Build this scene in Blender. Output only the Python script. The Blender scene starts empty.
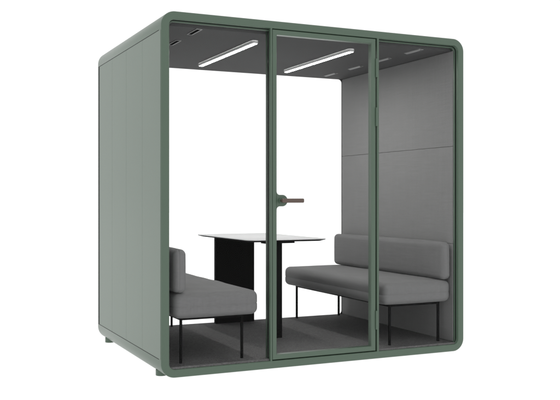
import bpy, bmesh, math, random
from mathutils import Vector, Matrix
R = math.radians
random.seed(4)
S = bpy.context.scene
COL = S.collection

# ------------------------------------------------------------------ sizes (metres)
W, D, H = 2.271, 1.690, 2.25          # outer booth
RIM = 0.050                           # width of the shell rim
RO = 0.090                            # outer corner radius
ZF, ZC = 0.061, 2.173                 # carpet and ceiling level
XL, XR = 0.065, 2.206                 # inner faces of the side walls
YG = 1.668                            # rear glass
GROUND = -0.017

# ------------------------------------------------------------------ materials
def mat(name, base, rough=0.5, spec=0.5, metal=0.0):
    m = bpy.data.materials.new(name); m.use_nodes = True
    b = m.node_tree.nodes['Principled BSDF']
    b.inputs['Base Color'].default_value = (*base, 1)
    b.inputs['Roughness'].default_value = rough
    b.inputs['Specular IOR Level'].default_value = spec
    b.inputs['Metallic'].default_value = metal
    return m, m.node_tree, b

def mixcol(nt, fac, c0, c1):
    n = nt.nodes.new('ShaderNodeMix'); n.data_type = 'RGBA'
    n.inputs[6].default_value = (*c0, 1); n.inputs[7].default_value = (*c1, 1)
    nt.links.new(fac, n.inputs[0])
    return n.outputs[2]

def noise(nt, scale, detail=4, vec=None, rough=0.55):
    n = nt.nodes.new('ShaderNodeTexNoise')
    n.inputs['Scale'].default_value = scale; n.inputs['Detail'].default_value = detail
    n.inputs['Roughness'].default_value = rough
    if vec: nt.links.new(vec, n.inputs['Vector'])
    return n.outputs['Fac']

def coords(nt, scale=(1, 1, 1)):
    t = nt.nodes.new('ShaderNodeTexCoord'); mp = nt.nodes.new('ShaderNodeMapping')
    mp.inputs['Scale'].default_value = scale
    nt.links.new(t.outputs['Object'], mp.inputs['Vector'])
    return mp.outputs['Vector']

def bump(nt, b, h, strength, dist):
    n = nt.nodes.new('ShaderNodeBump')
    n.inputs['Strength'].default_value = strength; n.inputs['Distance'].default_value = dist
    nt.links.new(h, n.inputs['Height']); nt.links.new(n.outputs['Normal'], b.inputs['Normal'])

def math_node(nt, op, a, b):
    n = nt.nodes.new('ShaderNodeMath'); n.operation = op
    for i, v in enumerate((a, b)):
        if isinstance(v, (int, float)): n.inputs[i].default_value = v
        else: nt.links.new(v, n.inputs[i])
    return n.outputs[0]

def ramp(nt, v, lo, hi):
    n = nt.nodes.new('ShaderNodeMapRange'); n.inputs[1].default_value = lo; n.inputs[2].default_value = hi
    nt.links.new(v, n.inputs[0]); return n.outputs[0]

def powder(name, c, rough, spec=0.5, grain=0.05):
    m, nt, b = mat(name, c, rough, spec)
    v = coords(nt)
    f = noise(nt, 2.5, 3, v)
    c0 = tuple(x * 0.95 for x in c); c1 = tuple(x * 1.05 for x in c)
    nt.links.new(mixcol(nt, f, c0, c1), b.inputs['Base Color'])
    bump(nt, b, noise(nt, 900, 2, v), grain, 0.0006)
    return m

GREEN = powder('sage_powder_coat', (0.065, 0.104, 0.072), 0.33)
GREEN_SIDE = GREEN
BLACK = powder('black_powder_coat', (0.006, 0.006, 0.006), 0.75, 0.05, 0.0)
GASKET = mat('dark_gasket', (0.012, 0.015, 0.013), 0.7, 0.2)[0]
TRIM = mat('silver_grey_trim', (0.27, 0.27, 0.27), 0.5)[0]
TRIMW = mat('pale_lamp_housing', (0.75, 0.75, 0.75), 0.4)[0]
BRONZE = mat('bronze_lever', (0.10, 0.072, 0.06), 0.35, 0.5, 0.4)[0]
TOPW = powder('white_laminate', (0.56, 0.56, 0.565), 0.38, 0.4, 0.01)
CEIL = powder('grey_ceiling_board', (0.080, 0.080, 0.081), 0.8, 0.2)

def fabric(name, c, amp=0.16, axis='YZ'):
    m, nt, b = mat(name, c, 0.92, 0.15)
    b.inputs['Sheen Weight'].default_value = 0.08
    h = noise(nt, 1, 5, coords(nt, (30, 5, 150)), 0.6)      # weft slubs
    v = noise(nt, 1, 5, coords(nt, (150, 130, 4)), 0.6)       # warp slubs
    g = noise(nt, 260, 3, coords(nt))
    s = math_node(nt, 'ADD', math_node(nt, 'ADD', math_node(nt, 'MULTIPLY', h, 0.4), math_node(nt, 'MULTIPLY', v, 0.3)), math_node(nt, 'MULTIPLY', g, 0.3))
    s = ramp(nt, s, 0.3, 0.7)
    lo = tuple(x * (1 - amp) for x in c); hi = tuple(x * (1 + amp) for x in c)
    nt.links.new(mixcol(nt, s, lo, hi), b.inputs['Base Color'])
    bump(nt, b, s, 0.25, 0.0012)
    return m
FAB = fabric('grey_wool_bench', (0.168, 0.168, 0.169), 0.2)
FABW = fabric('grey_acoustic_felt', (0.218, 0.218, 0.218), 0.14)

m, nt, b = mat('charcoal_loop_carpet', (0.06, 0.06, 0.06), 0.97, 0.1)
f1 = noise(nt, 170, 3, coords(nt)); f2 = noise(nt, 60, 5, coords(nt)); f3 = noise(nt, 1, 2, coords(nt, (18, 240, 18)))
s = math_node(nt, 'ADD', math_node(nt, 'MULTIPLY', f1, 0.6), math_node(nt, 'ADD', math_node(nt, 'MULTIPLY', f2, 0.25), math_node(nt, 'MULTIPLY', f3, 0.15)))
s = ramp(nt, s, 0.35, 0.68)
nt.links.new(mixcol(nt, s, (0.066, 0.066, 0.066), (0.225, 0.222, 0.222)), b.inputs['Base Color'])
bump(nt, b, s, 0.7, 0.004)
CARPET = m

def glass(name, ior):
    m = bpy.data.materials.new(name); m.use_nodes = True; nt = m.node_tree; nt.nodes.clear()
    out = nt.nodes.new('ShaderNodeOutputMaterial'); mx = nt.nodes.new('ShaderNodeMixShader')
    tr = nt.nodes.new('ShaderNodeBsdfTransparent'); gl = nt.nodes.new('ShaderNodeBsdfGlossy'); fr = nt.nodes.new('ShaderNodeFresnel')
    tr.inputs['Color'].default_value = (0.995, 0.997, 0.996, 1)
    gl.inputs['Roughness'].default_value = 0.0; gl.inputs['Color'].default_value = (1, 1, 1, 1)
    fr.inputs['IOR'].default_value = ior
    nt.links.new(fr.outputs[0], mx.inputs[0]); nt.links.new(tr.outputs[0], mx.inputs[1]); nt.links.new(gl.outputs[0], mx.inputs[2])
    nt.links.new(mx.outputs[0], out.inputs[0])
    return m
GLASS = glass('antireflective_glass', 1.09)

def emit(name, c, strength, base=0.5):
    m, nt, b = mat(name, (base,) * 3, 0.6, 0.2)
    b.inputs['Emission Color'].default_value = (*c, 1); b.inputs['Emission Strength'].default_value = strength
    return m
LAMP = emit('lit_diffuser', (1, 0.99, 0.97), 72)
FLOORM = emit('self_lit_white_floor', (1, 1, 1), 1.0, 0.1)  # added glow, no real backlight: floor emits to stay white and shadowless

# ------------------------------------------------------------------ mesh helpers
def box(bm, x0, x1, y0, y1, z0, z1):
    vs = [bm.verts.new((x, y, z)) for x in (x0, x1) for y in (y0, y1) for z in (z0, z1)]
    for q in ((0, 1, 3, 2), (4, 6, 7, 5), (0, 4, 5, 1), (2, 3, 7, 6), (0, 2, 6, 4), (1, 5, 7, 3)):
        bm.faces.new([vs[i] for i in q])

def rr(x0, x1, z0, z1, r, n=14):
    pts = []
    for cx, cz, a0 in ((x1 - r, z1 - r, 0), (x0 + r, z1 - r, 90), (x0 + r, z0 + r, 180), (x1 - r, z0 + r, 270)):
        for i in range(n + 1):
            a = R(a0 + 90 * i / n); pts.append((cx + r * math.cos(a), cz + r * math.sin(a)))
    return pts

def loft(bm, loops, closed=False):
    """quads between successive closed loops of 3-D points; closed joins last to first"""
    rings = [[bm.verts.new(p) for p in l] for l in loops]
    n = len(rings[0]); k = len(rings)
    for i in range(k if closed else k - 1):
        a, b = rings[i], rings[(i + 1) % k]
        for j in range(n):
            bm.faces.new((a[j], a[(j + 1) % n], b[(j + 1) % n], b[j]))
    return rings

def ring(bm, outer, inner, prof):
    """a frame: prof = list of (t, y): t 0 = outer outline, 1 = inner outline; outlines share point count"""
    loops = [[(o[0] + (i[0] - o[0]) * t, y, o[1] + (i[1] - o[1]) * t) for o, i in zip(outer, inner)] for t, y in prof]
    loft(bm, loops, True)

def prism_y(bm, pts, y0, y1, ins=0.0):
    rings = loft(bm, [[(p[0], y0, p[1]) for p in pts], [(p[0], y1, p[1]) for p in pts]])
    bm.faces.new(rings[0]); bm.faces.new(rings[1][::-1])

def cyl(bm, a, b, r, n=20, r2=None):
    a, b = Vector(a), Vector(b); d = (b - a).normalized()
    u = d.orthogonal().normalized(); v = d.cross(u); r2 = r if r2 is None else r2
    rings = loft(bm, [[tuple(c + rad * (math.cos(2 * math.pi * i / n) * u + math.sin(2 * math.pi * i / n) * v)) for i in range(n)] for c, rad in ((a, r), (b, r2))])
    bm.faces.new(rings[0]); bm.faces.new(rings[1][::-1])

ORIGIN = {}
def root(name, loc, label, cat, group=None):
    o = bpy.data.objects.new(name, None); COL.objects.link(o); o.location = loc
    o.empty_display_size = 0.1
    o['label'] = label; o['category'] = cat
    if group: o['group'] = group
    ORIGIN[o.name] = Vector(loc)
    return o

def obj(name, bm, m, parent=None, bevel=0.0, seg=2, smooth=True, angle=40):
    if parent is not None:
        off = ORIGIN[parent.name]; bmesh.ops.translate(bm, verts=bm.verts, vec=-off)
    bmesh.ops.recalc_face_normals(bm, faces=bm.faces)
    me = bpy.data.meshes.new(name); bm.to_mesh(me); bm.free()
    me.materials.append(m)
    if smooth:
        me.polygons.foreach_set('use_smooth', [True] * len(me.polygons))
        me.set_sharp_from_angle(angle=R(angle))
    o = bpy.data.objects.new(name, me); COL.objects.link(o)
    if parent is not None:
        o.parent = parent; ORIGIN[o.name] = ORIGIN[parent.name]
    if bevel:
        b = o.modifiers.new('Bevel', 'BEVEL'); b.width = bevel; b.segments = seg; b.limit_method = 'ANGLE'; b.harden_normals = True
    return o
B = bmesh.new

# ------------------------------------------------------------------ the setting
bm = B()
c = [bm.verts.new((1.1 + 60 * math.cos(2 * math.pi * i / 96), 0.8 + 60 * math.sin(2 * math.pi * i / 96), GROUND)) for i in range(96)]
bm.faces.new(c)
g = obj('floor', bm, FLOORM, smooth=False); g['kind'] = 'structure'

# ------------------------------------------------------------------ the booth
booth = root('office_booth', (W / 2, D / 2, GROUND), 'sage green glass fronted meeting booth with rounded corners on a white floor', 'office booth')

bm = B()
fo = 0.010                                             # rounding of the rim edges
N = 4
prof = []
outer = rr(0, W, 0, H, RO); inner = rr(RIM, W - RIM, RIM, H - RIM, RO - RIM)
tb = fo / RIM
for i in range(N + 1):                                 # front outer edge
    a = R(90 * i / N); prof.append((tb * (1 - math.sin(a)), fo * (1 - math.cos(a))))
prof.reverse()
pf = []
for i in range(N + 1):
    a = R(90 * i / N); pf.append((tb * (1 - math.cos(a)), fo * (1 - math.sin(a))))   # from (0,fo) to (tb,0)
ib = 0.004
pin = [(1 - ib / RIM, 0.0), (1 - 0.3 * ib / RIM, 0.3 * ib), (1.0, ib)]
back = [(1.0, D - ib), (1 - ib / RIM, D)]
bo = 0.016
pb = []
for i in range(N + 1):
    a = R(90 * i / N); pb.append((bo / RIM * (1 - math.sin(a)), D - bo * (1 - math.cos(a))))
# groove before the back edge (shadow gap between side boards and back frame)
ring(bm, outer, inner, pf + pin + back + pb)
shell = obj('shell', bm, GREEN, booth, angle=50)

def side_boards(x_out, sgn):
    bm = B()
    y0, y1, z0, z1 = 0.0125, 1.617, 0.1166, 2.1307
    n = 4; w = (y1 - y0) / n
    for k in range(n):
        a, b = y0 + k * w + (0.0006 if k else 0), y0 + (k + 1) * w - (0.0006 if k < n - 1 else 0)
        xs = sorted((x_out, x_out + sgn * 0.0014))
        box(bm, xs[0], xs[1], a, b, z0, z1)
    return obj('side_panel', bm, GREEN_SIDE, booth, bevel=0.0007)
def side_seam(x_out, sgn):
    bm = B(); xs = sorted((x_out, x_out + sgn * 0.0006))
    y0, y1, z0, z1, t = 0.050, 1.617, 0.1166, 2.1307, 0.005
    box(bm, *xs, y0, y1, z1 + 0.0003, z1 + t); box(bm, *xs, y0, y1, z0 - t, z0 - 0.0003)
    box(bm, *xs, y1 + 0.0003, y1 + 0.040, z0 - t, z1 + t)
    return obj('panel_seam', bm, GASKET, booth, smooth=False)
for x, s in ((0.0, -1), (W, 1)):
    side_boards(x, s); side_seam(x, s)

# levelling feet
for x in (0.062, W - 0.062):
    for y in (0.200, D - 0.145):
        bm = B(); cyl(bm, (x, y, GROUND), (x, y, 0.02), 0.036, 28)
        obj('foot', bm, GREEN, booth, bevel=0.0015)

# floor slab, ceiling, walls
bm = B(); box(bm, RIM + 0.001, W - RIM - 0.001, 0.080, YG + 0.010, RIM - 0.020, RIM - 0.0005); obj('floor_slab', bm, GASKET, booth)
bm = B(); 
out = [(RIM + .002, .016), (0.7300, .016), (0.7300, .0795), (1.5535, .0795), (1.5535, .016), (W - RIM - .002, .016), (W - RIM - .002, YG + .008), (RIM + .002, YG + .008)]
rg = loft(bm, [[(x, y, RIM + 0.0005) for x, y in out], [(x, y, ZF) for x, y in out]]); bm.faces.new(rg[0]); bm.faces.new(rg[1]); bmesh.ops.triangulate(bm, faces=[f for f in bm.faces if len(f.verts) > 4])
obj('carpet', bm, CARPET, booth, smooth=False)
bm = B(); box(bm, 0.7302, 1.5533, 0.0487, 0.0792, RIM + 0.0007, ZF + 0.0015); obj('threshold', bm, GREEN, booth)
ceil_bm = B(); box(ceil_bm, RIM + 0.002, W - RIM - 0.002, 0.080, YG + 0.010, ZC, H - RIM - 0.002)
ceiling = obj('ceiling', ceil_bm, CEIL, booth)
rows = ((ZF + 0.001, 0.772), (0.772, 1.4785), (1.4785, ZC - 0.001))
for xa, xb in ((RIM + 0.002, XL), (XR, W - RIM - 0.002)):
    inner_x = XL if xa < 1 else XR
    for z0, z1 in rows:
        bm = B(); box(bm, xa, xb, 0.10 if xa < 1 else 0.0475, YG + 0.010, z0 + 0.0008, z1 - 0.0008)
        obj('wall_panel', bm, FABW, booth, bevel=0.0035, seg=3)

# glazing frame just inside the front rim
fo_ = rr(RIM, W - RIM, RIM, H - RIM, RO - RIM); fi_ = rr(RIM + 0.011, W - RIM - 0.011, RIM + 0.004, H - RIM - 0.013, 0.026)
bm = B(); ring(bm, fo_, fi_, [(0.02, 0.032), (1, 0.032), (1, 0.046), (0.02, 0.046)])
obj('glazing_frame', bm, GREEN, booth, bevel=0.0015)
# black gasket line where rim and frame meet
gi = rr(RIM + 0.006, W - RIM - 0.006, RIM + 0.003, H - RIM - 0.005, 0.033)
bm = B(); ring(bm, fo_, gi, [(0.05, 0.0275), (1, 0.0275), (1, 0.0315), (0.05, 0.0315)]); obj('gasket', bm, GASKET, booth)
# rear frame with rounded corners
ro_ = rr(RIM + 0.001, W - RIM - 0.001, RIM + 0.001, H - RIM - 0.001, 0.036); ri_ = rr(XL + 0.0005, XR - 0.0005, ZF - 0.003, ZC - 0.001, 0.034)
bm = B(); ring(bm, ro_, ri_, [(0.0, YG + .0105), (1, YG + .0105), (1, YG + .020), (0.0, YG + .020)])
obj('rear_frame', bm, CEIL, booth)

# mullions beside the door
MZ0, MZ1 = RIM - 0.004, H - RIM + 0.004
for x0, x1 in ((0.7315, 0.7440), (1.5365, 1.5520)):
    bm = B(); box(bm, x0, x1, 0.0015, 0.078, MZ0, MZ1)
    obj('mullion', bm, GREEN, booth, bevel=0.002)
# dark glazing gaskets where the fixed panes meet the mullions
for x0, x1 in ((0.7303, 0.7313), (1.5522, 1.5532)):
    bm = B(); box(bm, x0, x1, 0.026, 0.049, RIM + 0.013, H - RIM - 0.014); obj('gasket', bm, GASKET, booth, smooth=False)
# fixed panes
for x0, x1 in ((RIM + 0.010, 0.7300), (1.5535, W - RIM - 0.010)):
    bm = B(); box(bm, x0, x1, 0.036, 0.042, RIM + 0.005, H - RIM - 0.006)
    obj('window_pane', bm, GLASS, booth, smooth=False)
bm = B(); box(bm, XL - 0.012, XR + 0.012, YG + .0125, YG + .0185, ZF - 0.008, ZC + 0.010); obj('rear_pane', bm, GLASS, booth, smooth=False)

# the door
DX0, DX1, DZ0, DZ1 = 0.7475, 1.5260, 0.0565, 2.1945
ST = 0.0315
bm = B()
do = rr(DX0, DX1, DZ0, DZ1, 0.002, 3); di = rr(DX0 + ST, DX1 - ST, DZ0 + ST, DZ1 - ST, 0.004, 3)
ch = 0.006 / ST
ring(bm, do, di, [(0, 0.006), (0.06, 0.004), (1 - ch, 0.004), (1, 0.010), (1, 0.048), (0, 0.048)])
door = obj('door', bm, GREEN, booth, angle=25)
bm = B(); box(bm, DX0 + ST - 0.008, DX1 - ST + 0.008, 0.021, 0.029, DZ0 + ST - 0.008, DZ1 - ST + 0.008)
obj('door_pane', bm, GLASS, door, smooth=False)
# handle plate: a round tab growing out of the stile with fillets
xs = DX0 + ST - 0.001; cz = 1.0865; hr = 0.0375; fr_ = 0.022; xe = 0.857
pts = []
for i in range(9):                                    # lower fillet, from the stile to the tab
    a = R(180 - 90 * i / 8); pts.append((xs + fr_ + fr_ * math.cos(a), cz - hr - fr_ + fr_ * math.sin(a)))
for i in range(25):
    a = R(-90 + 180 * i / 24); pts.append((xe - hr + hr * math.cos(a), cz + hr * math.sin(a)))
for i in range(9):
    a = R(270 - 90 * i / 8); pts.append((xs + fr_ + fr_ * math.cos(a), cz + hr + fr_ + fr_ * math.sin(a)))
bm = B(); prism_y(bm, pts, 0.0075, 0.0425); obj('handle_plate', bm, GREEN, door, bevel=0.0012)
for ysgn, yb in ((-1, 0.0075), (1, 0.0425)):
    bm = B()
    cyl(bm, (0.806, yb, cz), (0.806, yb + ysgn * 0.012, cz), 0.017, 28)
    obj('rosette', bm, GREEN, door, bevel=0.001)
    bm = B(); cyl(bm, (0.806, yb + ysgn * 0.0125, cz), (0.806, yb + ysgn * 0.046, cz), 0.0105, 24)
    ya, yc = sorted((yb + ysgn * 0.044, yb + ysgn * 0.060))
    prism_y(bm, rr(0.792, 0.950, cz - 0.0138, cz + 0.0138, 0.008, 5), ya, yc)
    obj('lever', bm, BRONZE, door, bevel=0.0055, seg=4)
for z in (1.996, 1.660, 0.266):
    bm = B(); cyl(bm, (1.5315, -0.001, z - 0.064), (1.5315, -0.001, z + 0.064), 0.0078, 20)
    box(bm, 1.5268, 1.5360, 0.0005, 0.03, z - 0.063, z + 0.063)
    obj('hinge', bm, GREEN, door, bevel=0.001)

# ceiling lights
for x in (0.757, 1.512):
    y0, y1 = 0.295, 1.405; hw = 0.024
    def capsule(hw, y0, y1, n=12):
        p = [(x + hw * math.cos(R(180 * i / n)), y1 - hw + hw * math.sin(R(180 * i / n))) for i in range(n + 1)]
        return p + [(x + hw * math.cos(R(180 + 180 * i / n)), y0 + hw + hw * math.sin(R(180 + 180 * i / n))) for i in range(n + 1)]
    bm = B()
    L = [[(px, py, z) for px, py in capsule(h_, y0 + d_, y1 - d_)] for h_, d_, z in ((hw, 0, ZC - 0.0005), (hw, 0, ZC - 0.017), (hw - 0.003, 0.003, ZC - 0.020), (hw - 0.007, 0.007, ZC - 0.020), (hw - 0.007, 0.007, ZC - 0.010))]
    loft(bm, L)
    lt = obj('ceiling_light', bm, TRIMW, booth, angle=25)
    bm = B(); vs = [bm.verts.new((px, py, ZC - 0.0185)) for px, py in capsule(hw - 0.0075, y0 + 0.0075, y1 - 0.0075)]; f = bm.faces.new(vs)
    r_ = bmesh.ops.extrude_face_region(bm, geom=[f]); bmesh.ops.translate(bm, verts=[v for v in r_['geom'] if isinstance(v, bmesh.types.BMVert)], vec=(0, 0, 0.003))
    obj('diffuser', bm, LAMP, lt)
# ventilation outlets: framed slots with a flap that opens towards the side wall
for x, s in ((0.278, -1), (1.962, 1)):
    for y in (0.185, 0.60, 1.02, 1.44):
        hl, hw = 0.095, 0.020
        bm = B(); t = 0.005
        box(bm, x - hw, x + hw, y - hl, y - hl + t, ZC - 0.005, ZC - 0.0004); box(bm, x - hw, x + hw, y + hl - t, y + hl, ZC - 0.005, ZC - 0.0004)
        box(bm, x - hw, x - hw + t, y - hl + t, y + hl - t, ZC - 0.005, ZC - 0.0004); box(bm, x + hw - t, x + hw, y - hl + t, y + hl - t, ZC - 0.005, ZC - 0.0004)
        vt = obj('air_vent', bm, TRIM, booth)
        bm = B(); box(bm, x - hw + t + .0005, x + hw - t - .0005, y - hl + t + .0005, y + hl - t - .0005, ZC - 0.0025, ZC - 0.0008); obj('vent_slot', bm, BLACK, vt)
        bm = B(); xi = x - s * (hw - t); xo = x - s * (hw - 0.018)          # flap hinged on the side nearer the middle
        v = [bm.verts.new(p) for p in ((xi, y - hl * 0.93, ZC - 0.005), (xi, y + hl * 0.93, ZC - 0.005), (xo, y + hl * 0.93, ZC - 0.011), (xo, y - hl * 0.93, ZC - 0.011))]
        f = bm.faces.new(v); r_ = bmesh.ops.extrude_face_region(bm, geom=[f])
        bmesh.ops.translate(bm, verts=[q for q in r_['geom'] if isinstance(q, bmesh.types.BMVert)], vec=(0, 0, 0.0015))
        obj('vent_flap', bm, TRIM, vt)

# ------------------------------------------------------------------ benches
def cushion(bm, x0, x1, y0, y1, z0, z1, r, seam_axis, seam_at, crown, seed):
    lo = (x0, y0, z0); hi = (x1, y1, z1)
    c = [(a + b) / 2 for a, b in zip(lo, hi)]; h = [(b - a) / 2 for a, b in zip(lo, hi)]
    g = []
    for ax in range(3):
        n_edge = 9; L = 2 * h[ax]; vals = set()
        for i in range(n_edge + 1):
            t = r * (1 - math.cos(R(90 * i / n_edge))); vals.add(round(lo[ax] + t, 6)); vals.add(round(hi[ax] - t, 6))
        k = max(2, int((L - 2 * r) / 0.03))
        for i in range(1, k): vals.add(round(lo[ax] + r + (L - 2 * r) * i / k, 6))
        if ax == seam_axis:
            vals = {v for v in vals if abs(v - seam_at) > 0.007}
            for d in (-0.006, -0.003, 0, 0.003, 0.006): vals.add(round(seam_at + d, 6))
        g.append(sorted(vals))
    cache = {}
    rnd = random.Random(seed); ph = [rnd.uniform(0, 6.28) for _ in range(6)]
    def vert(p):
        key = tuple(round(q, 6) for q in p)
        if key in cache: return cache[key]
        q = [min(max(p[i], lo[i] + r), hi[i] - r) for i in range(3)]
        d = Vector([p[i] - q[i] for i in range(3)]); n = d.normalized() if d.length > 1e-9 else Vector((0, 0, 0))
        w = Vector(q) + n * r
        # soft crown and slight hand-made unevenness
        u = [(w[i] - c[i]) / h[i] for i in range(3)]
        for i in range(3):
            a_, b_ = [j for j in range(3) if j != i]
            if abs(n[i]) > 0.2:
                w[i] += math.copysign(crown * (1 - u[a_] ** 4) * (1 - u[b_] ** 4) * abs(n[i]), n[i])
        wob = 0.0012 * (math.sin(9 * w.y + ph[0]) + math.sin(17 * w.y + 11 * w.z + ph[1]) * .6 + math.sin(13 * w.x + 23 * w.y + ph[2]) * .5)
        w += n * wob
        dd = abs(p[seam_axis] - seam_at)
        if dd < 0.007 and abs(n[seam_axis]) < 0.8:
            w -= n * 0.0034 * max(0.0, 1 - dd / 0.0055)
        cache[key] = bm.verts.new(w); return cache[key]
    for ax in range(3):
        a, b = [j for j in range(3) if j != ax]
        for side in (lo[ax], hi[ax]):
            for i in range(len(g[a]) - 1):
                for j in range(len(g[b]) - 1):
                    q = []
                    for ii, jj in ((i, j), (i + 1, j), (i + 1, j + 1), (i, j + 1)):
                        p = [0, 0, 0]; p[ax] = side; p[a] = g[a][ii]; p[b] = g[b][jj]; q.append(vert(p))
                    if len(set(q)) == 4: bm.faces.new(q)

BY = 0.8625
bench = root('bench', (0.373, BY, ZF), 'grey upholstered bench at the left, half hidden by the green corner', 'bench', 'facing benches in the booth')
bm = B(); cushion(bm, 0.098, 0.669, 0.046, 1.675, 0.352, 0.507, 0.042, 2, 0.424, 0.006, 3); obj('seat', bm, FAB, bench, angle=70)
bm = B(); cushion(bm, 0.098, 0.180, 0.046, 1.675, 0.513, 0.783, 0.036, 0, 0.128, 0.005, 8); obj('backrest', bm, FAB, bench, angle=70)
bm = B()
fx0, fx1, fy0, fy1 = 0.158, 0.590, 0.117, 1.613; t = 0.016
box(bm, fx0, fx1, fy0, fy0 + t, 0.333, 0.3525); box(bm, fx0, fx1, fy1 - t, fy1, 0.333, 0.3525)
box(bm, fx0, fx0 + t, fy0 + t, fy1 - t, 0.333, 0.3525); box(bm, fx1 - t, fx1, fy0 + t, fy1 - t, 0.333, 0.3525)
box(bm, fx0 + t, fx1 - t, fy0 + t, fy1 - t, 0.3465, 0.3525)
obj('seat_frame', bm, BLACK, bench, bevel=0.001)
for x in (fx0 + t / 2, fx1 - t / 2):
    for y in (fy0 + t / 2, fy1 - t / 2):
        bm = B(); box(bm, x - t / 2 + .0004, x + t / 2 - .0004, y - t / 2 + .0004, y + t / 2 - .0004, ZF, 0.3328)
        obj('leg', bm, BLACK, bench, bevel=0.001)
def copy_tree(o, parent=None):
    c = o.copy(); COL.objects.link(c); c.parent = parent
    for ch in list(o.children): copy_tree(ch, c)
    return c
bench2 = copy_tree(bench)
bench2.location = (1.922, BY, ZF); bench2.rotation_euler = (0, 0, math.pi)
bench2['label'] = 'grey upholstered bench against the right felt wall, its whole seat and backrest in view'

# ------------------------------------------------------------------ table
TX = 1.135
table = root('meeting_table', (TX, 1.05, ZF), 'white topped table with black supports standing between the two grey benches', 'table')
x0, x1, y0, y1 = 0.806, 1.443, 0.522, 1.656
def flat(ins, z, r=0.065): return [(a, b, z) for a, b in rr(x0 + ins, x1 - ins, y0 + ins, y1 - ins, max(r - ins, 0.01), 16)]
bm = B(); r_ = loft(bm, [flat(0.0012, 0.8000), flat(0, 0.8007), flat(0, 0.8027), flat(0.0010, 0.8037)]); bm.faces.new(r_[0]); bm.faces.new(r_[-1]); obj('tabletop', bm, TOPW, table, angle=60)
bm = B(); r_ = loft(bm, [flat(0.044, 0.7865), flat(0.0015, 0.7972), flat(0.0015, 0.7997)]); bm.faces.new(r_[0]); bm.faces.new(r_[-1]); obj('top_core', bm, BLACK, table, angle=30)
bm = B(); box(bm, 0.960, 1.308, 1.592, 1.632, ZF, 0.7860); obj('leg_panel', bm, BLACK, table, bevel=0.002)
bm = B(); box(bm, 1.116, 1.163, 0.735, 0.783, ZF, 0.7655); obj('leg', bm, BLACK, table, bevel=0.002)
bm = B(); box(bm, 1.014, 1.262, 0.725, 0.793, 0.7660, 0.7860); obj('leg_bracket', bm, BLACK, table, bevel=0.001)

# ------------------------------------------------------------------ light: an even white studio
w = bpy.data.worlds.new('World'); S.world = w; w.use_nodes = True
bg = w.node_tree.nodes['Background']; bg.inputs[0].default_value = (1, 1, 1, 1); bg.inputs[1].default_value = 1.12

# ------------------------------------------------------------------ camera
cd = bpy.data.cameras.new('camera'); cam = bpy.data.objects.new('camera', cd); COL.objects.link(cam)
cam.location = (-1.5192, -4.9212, 1.1015); cam.rotation_euler = (R(90), 0, R(-25.2189))
cd.sensor_width = 36; cd.lens = 837.92 / 560 * 36; cd.shift_y = -1.7 / 560
cd.clip_start = 0.05; cd.clip_end = 500
S.camera = cam
S.view_settings.view_transform = 'Standard'; S.view_settings.look = 'None'
S.view_settings.exposure = 0; S.view_settings.gamma = 1
S.cycles.max_bounces = 12; S.cycles.diffuse_bounces = 6; S.cycles.transparent_max_bounces = 24
S.cycles.sample_clamp_indirect = 8
